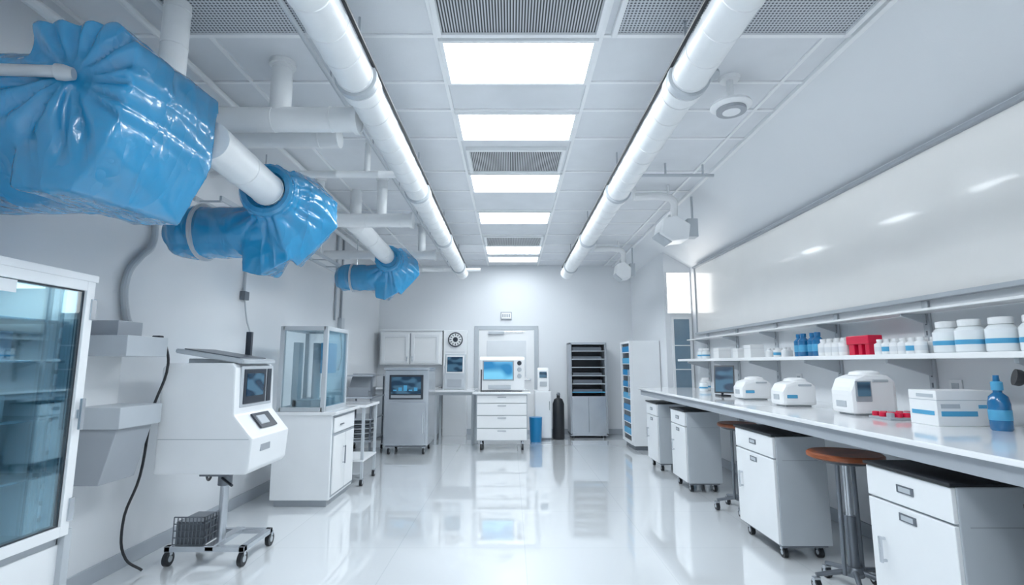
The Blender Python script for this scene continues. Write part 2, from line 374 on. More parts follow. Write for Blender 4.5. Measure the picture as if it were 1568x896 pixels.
r=root('cable_tray',(-2.3,6,2.54))
for k,x in enumerate((-2.4,-2.2)): box(r,f'rail_{k+1}',x-.01,x+.01,3.75,9.0,2.52,2.56,'lgrey')
for k in range(12): box(r,f'rung_{k+1}',-2.4,-2.2,3.8+k*.45,3.82+k*.45,2.525,2.54,'lgrey')
for k in range(4): cyl(r,f'rod_{k+1}',(-2.2,4.4+k*1.4,2.54),(-2.2,4.4+k*1.4,H),.006,'steel',8)

r=root('ceiling_sensor_disc',(1.44,3.2,3))
lathe(r,'disc',(1.44,3.15,2.93),(0,0,1),[(.03,0),(.06,.005),(.065,.012),(.11,.015),(.13,.03),(.12,.05),(.05,.06)],'white')
lathe(r,'ring',(1.44,3.15,2.922),(0,0,1),[(.07,0),(.092,0),(.092,.02),(.07,.02)],'grey')
lathe(r,'centre',(1.44,3.15,2.915),(0,0,1),[(.02,0),(.055,.004),(.06,.02)],'white')
cyl(r,'stem',(1.44,3.15,2.98),(1.44,3.15,H),.022,'white'); lathe(r,'base',(1.44,3.15,H-.02),(0,0,1),[(.06,0),(.07,.02)],'white')
lathe(r,'side_disc',(1.27,3.1,H-.04),(0,0,1),[(.05,0),(.08,.02),(.08,.04)],'lgrey')
def wallcam(y,x,s=1.25):
    r=root('ceiling_loudspeaker',(x,y,2.75))
    tube(r,'conduit',[(1.3,y-.2,3.03),(x-.14,y-.2,3.03),(x-.04,y-.15,3.01),(x,y-.06,2.94),(x,y,2.8)],.04,'duct')
    cyl(r,'hang',(1.3,y-.2,3.0),(1.3,y-.2,H),.02,'duct'); cyl(r,'hang_2',(x-.1,y-.2,3.0),(x-.1,y-.2,H),.012,'duct')
    lathe(r,'pipe_sleeve',(x,y,2.84),(0,0,1),[(.05,0),(.05,.05)],'lgrey',24)
    prism(r,'housing',[(x-.15*s,2.66),(x-.05*s,2.58),(x+.1*s,2.60),(x+.12*s,2.76),(x,2.86),(x-.12*s,2.82)],'y',y-.13,y+.13,'white',.02)
    prism(r,'front_face',[(x-.165*s,2.67),(x-.155*s,2.65),(x-.055*s,2.565),(x-.04*s,2.57),(x-.14*s,2.675)],'y',y-.11,y+.11,'lgrey',.004)
    box(r,'side_bracket',x+.11*s,x+.2*s,y-.06,y+.06,2.64,2.84,'lgrey'); cyl(r,'bracket_rod',(x+.17*s,y,2.82),(x+.17*s,y,3.1),.012,'lgrey')
wallcam(5.4,1.76); wallcam(7.9,1.76,.9)
r=root('ceiling_conduit',(1.5,4.6,3)); tube(r,'run',[(1.05,4.6,3.04),(1.9,4.6,3.04)],.014,'lgrey')
for i,x in enumerate((1.12,1.45,1.8)): cyl(r,f'drop_{i+1}',(x,4.6,3.04),(x,4.6,H),.01,'lgrey',8)

# ------------------------------------------------------------ right side
r=root('whiteboard',(2.68,4,2.2))
box(r,'panel',2.675,2.699,-1,7.32,1.73,2.66,'board',.004)
box(r,'rail_top',2.64,2.699,-1,7.34,2.66,2.685,'grey'); box(r,'rail_bottom',2.64,2.699,-1,7.34,1.70,1.73,'lgrey'); box(r,'rail_end',2.66,2.699,7.32,7.35,1.7,2.685,'lgrey')
r=root('storage_shelf',(2.55,4,1.34)); box(r,'board',2.36,2.677,0,7.3,1.325,1.355,'white2')
r2=root('storage_shelf',(2.55,4,1.62)); box(r2,'board',2.5,2.677,0,7.3,1.615,1.63,'white2')
r3=root('shelf_upright_set',(2.69,4,1.4))
for i,y in enumerate([.6,1.5,2.45,3.3,4.22,5.2,6.1,7.0]):
    box(r3,f'upright_{i+1}',2.68,2.698,y-.025,y+.025,1.05,1.7,'lgrey')
    for k in range(9): box(r3,f'slot_{i+1}_{k}',2.678,2.681,y-.006,y+.006,1.08+k*.066,1.11+k*.066,'dsteel',0)
    prism(r,f'bracket_{i+1}',[(2.677,1.324),(2.4,1.324),(2.4,1.30),(2.677,1.22)],'y',y-.012,y+.012,'lgrey',.002)
    prism(r2,f'bracket_{i+1}',[(2.677,1.614),(2.52,1.614),(2.52,1.6),(2.677,1.55)],'y',y-.008,y+.008,'lgrey',.002)
r=root('lab_counter',(2.2,4,.9))
box(r,'top',1.74,2.69,-.5,7.1,.945,.97,'ctop',.006); box(r,'apron',1.765,2.68,-.5,7.08,.875,.944,'grey',.004)
for i,y in enumerate([.9,2.95,4.7,6.0,7.0]): box(r,f'leg_{i+1}',2.6,2.66,y-.03,y+.03,0,.876,'lgrey')

def pedestal(y0,y1,x0=1.79,x1=2.15):
    r=root('rolling_cabinet',((x0+x1)/2,(y0+y1)/2,0)); zt=.8
    box(r,'body',x0+.02,x1,y0,y1,.09,zt,'lgrey',.006)
    box(r,'drawer_front',x0,x0+.02,y0+.004,y1-.004,.655,zt-.004,'white',.004)
    box(r,'door_front',x0,x0+.02,y0+.004,y1-.004,.10,.645,'white',.004)
    box(r,'top_mat',x0-.01,x1,y0-.005,y1+.005,zt,zt+.015,'black',.004)
    m=(y0+y1)/2
    box(r,'drawer_label',x0-.004,x0,m-.05,m+.05,.71,.745,'dsteel',.001); box(r,'drawer_label_card',x0-.006,x0-.003,m-.035,m+.035,.717,.738,'lgrey',0)
    box(r,'door_label',x0-.004,x0,m-.05,m+.05,.585,.62,'dsteel',.001); box(r,'door_label_card',x0-.006,x0-.003,m-.035,m+.035,.592,.613,'lgrey',0)
    box(r,'handle',x0-.03,x0-.018,y1-.1,y1-.085,.36,.48,'steel',.003)
    for k,z in enumerate((.37,.47)): box(r,f'handle_post_{k+1}',x0-.02,x0,y1-.098,y1-.087,z-.006,z+.006,'steel',.001)
    box(r,'plinth',x0+.03,x1-.02,y0+.02,y1-.02,.075,.09,'dsteel')
    box(r,'side_seam',x0+.06,x1-.02,y0-.001,y0+.002,.64,.645,'grey',0)
    n=0
    for a in (x0+.06,x1-.06):
        for b in (y0+.06,y1-.06): n+=1; castor(r,n,a,b,.034)
for a,b in [(1.15,1.86),(2.17,2.68),(3.61,4.2),(5.4,5.87),(6.42,6.9)]: pedestal(a,b)

def stool(x,y,z,rad):
    r=root('lab_stool',(x,y,0))
    lathe(r,'seat',(x,y,z-.035),(0,0,1),[(rad*.9,0),(rad,.01),(rad,.028),(rad*.95,.036),(rad*.5,.03),(0,.028)],'wood',40)
    lathe(r,'seat_pan',(x,y,z-.06),(0,0,1),[(rad*.55,0),(rad*.8,.012),(rad*.85,.026)],'dark')
    cyl(r,'column',(x,y,.12),(x,y,z-.05),.02,'steel'); cyl(r,'sleeve',(x,y,.12),(x,y,.42),.03,'dsteel')
    for k,s in enumerate((-.07,.06)): cyl(r,f'side_post_{k+1}',(x+s,y+s*.3,.1),(x+s*.9,y+s*.3,z-.05),.012,'dsteel')
    for k in range(5):
        a=2*math.pi*k/5+.5; ex,ey=x+.21*math.cos(a),y+.21*math.sin(a)
        cyl(r,f'foot_{k+1}',(x,y,.12),(ex,ey,.085),.018,'dsteel',12,.012); castor(r,k+1,ex,ey,.032)
    lathe(r,'hub',(x,y,.09),(0,0,1),[(.05,0),(.055,.02),(.04,.05)],'dsteel')
stool(1.98,3.14,.775,.2); stool(2.06,4.78,.76,.17)

def jar(x,y,z,rad,h,name='white_storage_jar'):
    r=root(name,(x,y,z))
    lathe(r,'body',(x,y,z),(0,0,1),[(rad*.9,0),(rad,.008),(rad,h*.66),(rad*.8,h*.76),(rad*.62,h*.8)],'jar')
    lathe(r,'lid',(x,y,z+h*.8),(0,0,1),[(rad*.72,0),(rad*.74,.004),(rad*.74,h*.18),(rad*.68,h*.2)],'white2')
    lathe(r,'label',(x,y,z+h*.25),(0,0,1),[(rad*1.01,0),(rad*1.012,.001),(rad*1.012,h*.14),(rad*1.01,h*.141)],'bluel')
for x,y in [(2.5,2.94),(2.49,2.78),(2.52,2.63),(2.55,2.48)]: jar(x,y,1.355,.067,.18)
def bottle(par,n,x,y,z,rad,h,m,cap='white2',lab=None):
    lathe(par,f'bottle_{n}',(x,y,z),(0,0,1),[(rad*.92,0),(rad,.005),(rad,h*.68),(rad*.5,h*.8),(rad*.45,h*.84)],m,20)
    lathe(par,f'cap_{n}',(x,y,z+h*.84),(0,0,1),[(rad*.55,0),(rad*.55,h*.15),(rad*.5,h*.16)],cap,16)
    if lab: lathe(par,f'label_{n}',(x,y,z+h*.2),(0,0,1),[(rad*1.01,0),(rad*1.02,.001),(rad*1.02,h*.3),(rad*1.01,h*.301)],lab,20)
r=root('sample_bottle_row',(2.46,3.25,1.355)); n=0
for i in range(6):
    for j in range(2): n+=1; bottle(r,n,2.44+j*.08,3.06+i*.068,1.355,.032,.1,'white2',lab='bluel' if i%3==1 else 'fold')
r=root('sample_bottle_row',(2.46,3.95,1.355)); n=0
for i in range(4):
    for j in range(2): n+=1; bottle(r,n,2.44+j*.09,3.76+i*.085,1.355,.038,.13,'white2',lab='fold')
r=root('red_box_set',(2.46,3.58,1.355))
for k,(a,b,h) in enumerate([(3.49,3.53,.1),(3.565,3.60,.1),(3.64,3.70,.1)]): box(r,f'box_{k+1}',2.43,2.51,a,b,1.355,1.355+h,'red',.005)
box(r,'lid',2.42,2.52,3.48,3.71,1.43,1.49,'red',.006)
r=root('blue_reagent_bottle_set',(2.47,4.3,1.355))
for k in range(4): bottle(r,k+1,2.45+.02*(k%2),4.10+k*.1,1.355,.042,.19,'blueb','blueb','bluel')
r=root('white_vial_set',(2.47,4.7,1.355))
for k in range(6): bottle(r,k+1,2.45+.07*(k%2),4.6+k*.07,1.355,.032,.085,'white2',lab='bluel' if k==2 else None)
def carton(x0,x1,y0,y1,z0,h,name='white_carton',lab=True):
    r=root(name,((x0+x1)/2,(y0+y1)/2,z0))
    box(r,'carton',x0,x1,y0,y1,z0,z0+h,'white2',.004); box(r,'lid_seam',x0-.002,x1+.002,y0-.002,y1+.002,z0+h*.72,z0+h*.735,'lgrey',0)
    if lab:
        box(r,'label_strip',x0+.02,x1-.1,y0-.003,y0,z0+h*.28,z0+h*.42,'bluel',0)
        box(r,'label_strip_2',x0+.02,x0+.12,y0-.003,y0,z0+h*.5,z0+h*.62,'lgrey',0)
        box(r,'side_label',x0-.003,x0,y0+.02,y1-.02,z0+h*.3,z0+h*.42,'bluel',0)
        box(r,'side_label_2',x0-.003,x0,y0+.02,y1-.06,z0+h*.8,z0+h*.9,'lgrey',0)
        box(r,'label_small',x1-.09,x1-.03,y0-.003,y0,z0+h*.5,z0+h*.6,'bluel',0)
carton(2.42,2.56,5.2,5.35,1.355,.13,lab=False); carton(2.42,2.56,6.0,6.15,1.355,.12,lab=False); carton(2.42,2.5,5.5,5.62,1.355,.1,lab=False)
jar(2.46,6.5,1.355,.05,.13); jar(2.46,6.65,1.355,.05,.13)
carton(2.25,2.56,2.76,2.95,.97,.185,'glove_carton')
r=root('blue_spray_bottle',(2.44,2.6,.97)); bx=2.43; by=2.6
lathe(r,'body',(bx,by,.97),(0,0,1),[(.040,0),(.045,.008),(.045,.13),(.038,.165),(.018,.185),(.018,.2)],'blueb')
lathe(r,'cap',(bx,by,1.165),(0,0,1),[(.022,0),(.024,.004),(.024,.04),(.018,.045)],'bluel')
lathe(r,'nozzle',(bx,by,1.21),(0,0,1),[(.014,0),(.012,.03)],'blueb'); lathe(r,'label',(bx,by,1.02),(0,0,1),[(.0455,0),(.046,.001),(.046,.05),(.0455,.051)],'bluel')
r=root('microscope',(2.52,2.3,.97))
box(r,'foot',2.43,2.62,2.2,2.45,.97,.995,'dark',.01); prism(r,'arm',[(2.25,.995),(2.22,.995),(2.2,1.15),(2.25,1.25),(2.33,1.24),(2.28,1.14)],'x',2.5,2.55,'dark',.006)
cyl(r,'eyepiece',(2.53,2.3,1.2),(2.36,2.4,1.23),.028,'black'); lathe(r,'eyecup',(2.365,2.397,1.229),(-.15,.08,.04),[(.033,0),(.038,.01),(.038,.03)],'black'); cyl(r,'objective',(2.525,2.34,1.18),(2.525,2.34,1.07),.018,'black'); box(r,'stage',2.46,2.6,2.24,2.42,1.03,1.045,'dark')
r=root('red_cap_tray',(2.33,3.12,.97)); box(r,'tray',2.2,2.44,3.04,3.22,.97,.985,'grey')
for i in range(5):
    for j in range(3): lathe(r,f'cap_{i}_{j}',(2.225+i*.048,3.07+j*.06,.985),(0,0,1),[(.02,0),(.02,.022),(.016,.026)],'red' if (i+j)%4 else 'grey',16)
def benchunit(x0,x1,y0,y1,h,name,screen=True):
    r=root(name,((x0+x1)/2,(y0+y1)/2,.97)); z=.98
    prism(r,'housing',[(x0,z),(x1,z),(x1,z+h*.8),(x1-.05,z+h*.95),(x0+.10,z+h*.95),(x0+.03,z+h*.85),(x0,z+h*.55)],'y',y0,y1,'white2',.025)
    lathe(r,'lid',((x0+x1)/2+.02,(y0+y1)/2,z+h*.93),(0,0,1),[((y1-y0)*.42,0),((y1-y0)*.38,.02),((y1-y0)*.2,.03)],'white2')
    if screen:
        obox(r,'display_bezel',(x0+.075,y0-.002,z+h*.55),(.1,.01,h*.5),(0,0,0),'grey'); obox(r,'display',(x0+.075,y0-.008,z+h*.6),(.08,.006,h*.34),(0,0,0),'scr2',0)
    else:
        obox(r,'badge',(x0+.07,y0-.002,z+h*.35),(.08,.006,h*.14),(0,0,0),'bluel')
    box(r,'foot_strip',x0+.03,x1-.03,y0+.03,y1-.03,.97,z+.004,'lgrey')
    obox(r,'handle',((x0+x1)/2+.04,y0-.004,z+h*.8),(.1,.012,.015),(0,0,0),'lgrey')
    box(r,'side_vent',x0-.004,x0+.002,y0+.06,y1-.06,z+.04,z+.08,'lgrey')
benchunit(2.16,2.45,3.3,3.52,.26,'benchtop_centrifuge'); benchunit(2.08,2.34,3.98,4.18,.19,'benchtop_incubator',False); benchunit(2.1,2.37,4.72,4.92,.18,'benchtop_incubator',False)
jar(2.3,6.2,.97,.05,.13); jar(2.38,6.35,.97,.06,.15)
r=root('tablet_stand',(2.12,5.3,.97))
obox(r,'screen',(2.14,5.2,1.14),(.19,.02,.28),(-.25,0,-.5),'dark'); obox(r,'display',(2.133,5.187,1.14),(.165,.006,.25),(-.25,0,-.5),'scr2',0)
box(r,'stand',2.1,2.2,5.2,5.36,.97,.985,'dark'); cyl(r,'neck',(2.15,5.3,.98),(2.15,5.23,1.1),.012,'dark')
r=root('power_outlet',(2.69,3.2,1.15)); box(r,'plate',2.69,2.699,3.1,3.19,1.08,1.2,'white'); box(r,'socket',2.686,2.69,3.12,3.17,1.1,1.18,'lgrey')
r=root('power_outlet',(2.69,4.9,1.15)); box(r,'plate',2.69,2.699,4.8,4.89,1.08,1.2,'white'); box(r,'socket',2.686,2.69,4.82,4.87,1.1,1.18,'lgrey')

# glazing in the return wall, with an added glow panel above
r=root('window_1',(2.53,7.59,1)); frame(r,'frame','y',7.585,2.38,2.68,.0,1.98,.035,.028,'white'); box(r,'pane',2.415,2.645,7.582,7.592,.035,1.945,'winb',0)
for k,z in enumerate((.7,1.2,1.55)): box(r,f'mullion_{k+1}',2.415,2.645,7.575,7.583,z,z+.015,'white')
r=root('added_glow_panel',(2.5,7.59,2.3)); frame(r,'frame','y',7.588,2.32,2.695,2.02,2.66,.02,.02,'white'); box(r,'pane',2.34,2.675,7.588,7.594,2.04,2.64,'glow',0)  # glowing panel added to brighten the return wall, no real window
r=root('lab_refrigerator',(2.05,8.2,0))
box(r,'body',1.86,2.295,7.93,8.58,.06,1.64,'white',.012)
frame(r,'door_frame','x',1.845,7.93,8.58,.08,1.64,.035,.04,'white'); box(r,'back_panel',1.855,1.862,7.96,8.55,.1,1.62,'dark',0)
for k in range(8):
    z=.2+k*.18; box(r,f'shelf_{k+1}',1.835,1.86,7.97,8.54,z,z+.012,'white2',.001); box(r,f'stock_{k+1}',1.838,1.858,8.0,8.5,z+.012,z+.1,'cblue' if k%3 else 'bluel',.002)
box(r,'plinth',1.88,2.295,7.95,8.56,0.0,.06,'dsteel'); box(r,'handle',1.805,1.82,7.98,8.0,.8,1.2,'steel'); box(r,'handle_post',1.815,1.83,7.98,8.0,.98,1.0,'steel')
r=root('storage_rack',(1.38,9.45,0))
x0,x1,y0,y1=1.05,1.71,9.2,9.67
box(r,'side_left',x0,x0+.035,y0,y1,.05,1.66,'grey'); box(r,'side_right',x1-.035,x1,y0,y1,.05,1.66,'grey'); box(r,'top',x0,x1,y0,y1,1.63,1.67,'lgrey')
box(r,'back',x0,x1,y1-.02,y1,.05,1.65,'dark'); box(r,'base_door',x0+.03,x1-.03,y0,y0+.03,.08,.72,'steel'); box(r,'bottom',x0,x1,y0,y1,.04,.08,'steel'); box(r,'door_seam',x0+.32,x0+.325,y0-.002,y0+.002,.1,.7,'dsteel',0)
for k in range(6):
    z=.78+k*.145; box(r,f'shelf_{k+1}',x0+.035,x1-.035,y0+.01,y1-.02,z,z+.016,'lgrey' if k>0 else 'bluel')
    if k!=3: box(r,f'tray_{k+1}',x0+.06,x1-.08,y0+.06,y1-.05,z+.016,z+.06+.02*(k%2),'dsteel')
for k,(a,b) in enumerate([(x0+.05,y0+.05),(x1-.05,y0+.05),(x0+.05,y1-.05),(x1-.05,y1-.05)]): cyl(r,f'foot_{k+1}',(a,b,0),(a,b,.05),.02,'black')
r=root('gas_cylinder',(.83,9.1,0)); lathe(r,'tank',(.83,9.1,0),(0,0,1),[(.09,0),(.1,.02),(.1,.6),(.07,.68),(.03,.7),(.03,.74)],'black')
lathe(r,'valve',(.83,9.1,.74),(0,0,1),[(.03,0),(.035,.02),(.02,.05)],'dsteel')
r=root('waste_bin',(.43,8.8,0)); lathe(r,'bin',(.42,8.82,0),(0,0,1),[(.09,0),(.095,.01),(.11,.4),(.1,.4)],'cblue')
r=root('side_cabinet',(.55,9.2,0)); box(r,'body',.42,.70,9.0,9.5,.03,.82,'white'); box(r,'door',.43,.69,8.985,9.0,.05,.80,'white2'); box(r,'handle',.66,.67,8.965,8.985,.5,.65,'steel'); box(r,'plinth',.42,.68,9.0,9.48,0,.03,'dsteel')
r=root('desk_instrument',(.57,9.1,.82)); prism(r,'housing',[(9.02,.82),(9.22,.82),(9.22,1.2),(9.12,1.22),(9.06,1.18)],'x',.47,.66,'white2',.01); obox(r,'display',(.565,9.05,1.1),(.13,.01,.11),(-.2,0,0),'scr2'); obox(r,'keypad',(.565,9.028,.94),(.12,.01,.08),(-.1,0,0),'lgrey')

# ------------------------------------------------------------ back bench
r=root('island_bench',(-.3,8.3,0))
box(r,'top',-.58,.30,7.88,8.7,.83,.865,'ctop',.006); box(r,'wing_top',-1.28,-.58,8.45,9.15,.83,.865,'ctop',.006)
box(r,'drawer_body',-.52,.25,7.95,8.6,.14,.828,'lgrey',.006)
for k,(a,b) in enumerate([(.70,.815),(.52,.688),(.33,.508),(.15,.318)]):
    box(r,f'drawer_{k+1}',-.51,.24,7.93,7.95,a,b,'white2',.004); box(r,f'pull_{k+1}',-.2,-.07,7.915,7.93,b-.035,b-.025,'grey',.002)
box(r,'apron',-1.26,-.52,8.5,9.1,.78,.828,'lgrey')
for k,x in enumerate((-1.22,-.62)): box(r,f'leg_{k+1}',x-.02,x+.02,8.5,8.54,0,.8,'lgrey'); box(r,f'rear_leg_{k+1}',x-.02,x+.02,9.06,9.1,0,.8,'lgrey')
n=0
for a in (-.45,.18):
    for b in (8.0,8.54): n+=1; castor(r,n,a,b,.045); cyl(r,f'castor_stem_{n}',(a,b,.08),(a,b,.145),.015,'steel')
r=root('chromatography_instrument',(-.13,8.35,.865))
prism(r,'housing',[(8.12,.875),(8.5,.875),(8.5,1.38),(8.2,1.40),(8.12,1.36)],'x',-.49,.22,'white2',.02)
box(r,'screen_bezel',-.44,.05,8.105,8.125,1.03,1.34,'grey',.006); box(r,'screen',-.42,.03,8.098,8.106,1.05,1.32,'scr',0)
for k in range(3): lathe(r,f'knob_{k+1}',(.135,8.12,1.30-.1*k),(0,-1,0),[(.035,0),(.035,.015),(.028,.02)],'lgrey' if k else 'dark')
box(r,'tray',-.35,.0,8.08,8.12,.9,.96,'lgrey'); box(r,'feet',-.45,.18,8.15,8.48,.865,.878,'dark')
cyl(r,'tube_line',(-.46,8.1,.866),(-.46,8.1,1.2),.01,'dark')
r=root('touchscreen_terminal',(-.94,8.85,.865))
prism(r,'body',[(8.7,.866),(8.95,.866),(8.92,1.45),(8.8,1.46),(8.74,1.05)],'x',-1.12,-.77,'lgrey',.012); obox(r,'display',(-.945,8.76,1.28),(.26,.012,.25),(-.13,0,0),'scr2'); obox(r,'bezel',(-.945,8.772,1.28),(.3,.012,.3),(-.13,0,0),'white2')
obox(r,'keypad',(-.945,8.715,.97),(.24,.012,.12),(-.2,0,0),'grey')
r=root('control_column',(-1.02,9.5,1)); box(r,'column',-1.24,-.81,9.5,9.69,.0,1.9,'white',.006); box(r,'panel_line',-1.2,-.85,9.494,9.5,1.5,1.505,'lgrey',0)
r=root('round_clock',(-1.02,9.48,1.72)); lathe(r,'rim',(-1.02,9.5,1.73),(0,-1,0),[(.135,0),(.135,.03),(.12,.035),(.115,.02),(0,.02)],'dark',40); lathe(r,'face',(-1.02,9.477,1.73),(0,-1,0),[(.115,0),(.115,.003)],'white2',40)
for k in range(12):
    a=k*math.pi/6; obox(r,f'mark_{k+1}',(-1.02+.09*math.sin(a),9.472,1.73+.09*math.cos(a)),(.014,.004,.035),(0,a,0),'dark',0)
lathe(r,'hub',(-1.02,9.474,1.73),(0,-1,0),[(.045,0),(.045,.006),(.03,.008)],'dark')
r=root('upper_cabinet',(-1.8,9.5,1.6)); box(r,'body',-2.38,-1.26,9.38,9.69,1.27,1.88,'white')
for k,(a,b) in enumerate([(-2.36,-1.84),(-1.82,-1.28)]):
    box(r,f'door_{k+1}',a,b,9.36,9.38,1.28,1.84,'white2'); frame(r,f'door_{k+1}_rail','y',9.353,a+.02,b-.02,1.3,1.82,.05,.018,'white')
    hx=a+.04 if k else b-.04
    box(r,f'handle_{k+1}',hx-.008,hx+.008,9.325,9.344,1.33,1.42,'steel')
box(r,'seam',-1.842,-1.818,9.37,9.381,1.28,1.84,'grey',0)
box(r,'cornice',-2.4,-1.24,9.36,9.69,1.88,1.91,'white')
r=root('base_cabinet',(-1.9,9.4,0)); box(r,'body',-2.45,-1.3,9.25,9.69,.05,.84,'lgrey'); box(r,'top',-2.47,-1.28,9.2,9.69,.84,.87,'ctop'); box(r,'plinth',-2.45,-1.3,9.3,9.69,0,.05,'dsteel')
r=root('door_1',(-.08,9.68,0)); frame(r,'casing','y',9.684,-.68,.52,0,2.0,.08,.028,'lgrey'); box(r,'leaf',-.6,.44,9.68,9.698,0.02,1.92,'white2')
box(r,'vision_panel',-.45,.29,9.672,9.68,1.05,1.72,'fold'); box(r,'closer_body',-.42,-.12,9.63,9.68,1.84,1.89,'lgrey'); box(r,'closer_arm',-.12,.25,9.65,9.66,1.88,1.89,'steel'); cyl(r,'lever',(.36,9.64,1.0),(.25,9.64,1.0),.012,'steel'); cyl(r,'spindle',(.36,9.64,1.0),(.36,9.68,1.0),.018,'steel')
r=root('exit_sign',(-.08,9.68,2.15)); box(r,'box',-.19,.02,9.66,9.699,2.12,2.26,'grey'); box(r,'face',-.175,.005,9.656,9.66,2.135,2.245,'white2',0)
for k in range(4): box(r,f'letter_{k+1}',-.16+k*.04,-.135+k*.04,9.652,9.656,2.16,2.22,'grey',0)

# ------------------------------------------------------------ left: stainless unit
r=root('stainless_cabinet',(-1.5,7.8,0))
box(r,'body',-1.83,-1.19,7.55,8.2,.13,1.2,'steel',.012); box(r,'top_lip',-1.84,-1.18,7.53,8.2,1.2,1.235,'steel'); box(r,'control_panel',-1.76,-1.27,7.535,7.55,.78,1.13,'dark'); box(r,'display',-1.73,-1.3,7.53,7.536,.86,1.1,'scr2',0)
for k in range(5): box(r,f'readout_{k+1}',-1.70+.075*k,-1.65+.075*k,7.527,7.531,.9,.92+.03*(k%3),'bluel',0)
box(r,'button_strip',-1.73,-1.3,7.528,7.536,.8,.84,'grey',0)
box(r,'door',-1.79,-1.23,7.535,7.55,.16,.74,'steel'); box(r,'handle',-1.27,-1.255,7.51,7.535,.3,.6,'lgrey')
n=0
for a in (-1.76,-1.26):
    for b in (7.62,8.12): n+=1; castor(r,n,a,b,.045); cyl(r,f'stem_{n}',(a,b,.08),(a,b,.135),.015,'steel')
box(r,'under_rail',-1.8,-1.22,7.58,8.17,.11,.13,'dsteel')
r=root('utility_cart',(-2.2,7.9,0))
for k,(a,b) in enumerate([(-2.4,7.4),(-1.98,7.4),(-2.4,8.1),(-1.98,8.1)]): cyl(r,f'post_{k+1}',(a,b,.07),(a,b,1.1),.014,'dsteel'); castor(r,k+1,a,b,.035)
for k,z in enumerate((.2,.5,.8)): box(r,f'shelf_{k+1}',-2.42,-1.96,7.38,8.12,z,z+.025,'steel')
for k in range(8): lathe(r,f'coil_{k+1}',(-2.19,7.65,.23+.033*k),(0,0,1),[(.19,0),(.2,.01),(.19,.02)],'dsteel' if k%2 else 'lgrey')
obox(r,'monitor',(-2.17,7.6,1.02),(.36,.03,.28),(-.5,0,-.2),'grey'); box(r,'gear',-2.35,-2.05,7.5,7.9,.825,.95,'grey'); obox(r,'tray_top',(-2.19,7.75,1.12),(.44,.7,.02),(0,0,0),'steel')

r=root('glass_test_chamber',(-1.95,5.2,0)); x0,x1,y0,y1=-2.2,-1.66,4.87,5.55
box(r,'base_cabinet',x0,x1,y0,y1,.06,.82,'white',.008); box(r,'plinth',x0+.03,x1-.03,y0+.03,y1-.03,0,.06,'grey'); box(r,'worktop',x0-.0,x1+.04,y0-.02,y1+.06,.82,.85,'ctop')
box(r,'side_door',x1,x1+.012,y0+.05,y1-.3,.1,.62,'white2'); box(r,'side_door_2',x1,x1+.012,y1-.28,y1-.02,.1,.62,'white2'); box(r,'side_drawer',x1,x1+.012,y0+.05,y1-.02,.65,.79,'white2')
box(r,'side_shadow_gap',x1,x1+.003,y0+.03,y1,.08,.81,'grey',0)
box(r,'handle',x1+.03,x1+.04,y1-.36,y1-.345,.33,.5,'dsteel')
for k,z in enumerate((.34,.49)): box(r,f'handle_post_{k+1}',x1+.01,x1+.032,y1-.36,y1-.345,z-.005,z+.005,'steel')
box(r,'drawer_handle',x1+.012,x1+.025,y0+.2,y0+.3,.71,.72,'dsteel')
gx0,gx1,gy0,gy1=-2.17,-1.76,4.9,5.5; z0,z1=.85,1.65
for k,(a,b) in enumerate([(gx0,gy0),(gx1,gy0),(gx0,gy1),(gx1,gy1)]): box(r,f'post_{k+1}',a-.02,a+.02,b-.02,b+.02,z0,z1,'lgrey')
for k,z in enumerate((z0+.02,z1-.02)):
    for j,y in enumerate((gy0,gy1)): box(r,f'railx_{k}_{j}',gx0,gx1,y-.02,y+.02,z-.02,z+.02,'lgrey')
    for j,x in enumerate((gx0,gx1)): box(r,f'raily_{k}_{j}',x-.02,x+.02,gy0,gy1,z-.02,z+.02,'lgrey')
box(r,'glass_near',gx0,gx1,gy0-.004,gy0+.004,z0,z1,'glass',0); box(r,'glass_side',gx1-.004,gx1+.004,gy0,gy1,z0,z1,'bglass',0); box(r,'roof',gx0,gx1,gy0,gy1,z1-.015,z1,'white2')
box(r,'inner_panel',gx0+.06,gx0+.12,gy0+.1,gy0+.2,z0,1.5,'lgrey'); cyl(r,'inner_column',(-1.95,5.2,.85),(-1.95,5.2,1.5),.04,'lgrey'); box(r,'inner_screen',-1.88,-1.82,5.1,5.4,1.2,1.5,'bluel'); box(r,'inner_base',-2.1,-1.82,5.0,5.4,.85,.95,'lgrey')
r=root('side_trolley',(-1.6,5.8,0))
box(r,'top',-2.1,-1.57,5.66,6.25,.82,.85,'ctop')
for k,(a,b) in enumerate([(-1.6,5.7),(-1.6,6.2),(-2.06,5.7),(-2.06,6.2)]): box(r,f'leg_{k+1}',a-.015,a+.015,b-.015,b+.015,.07,.82,'lgrey'); castor(r,k+1,a,b,.035)
box(r,'shelf',-2.08,-1.58,5.68,6.22,.25,.27,'white')

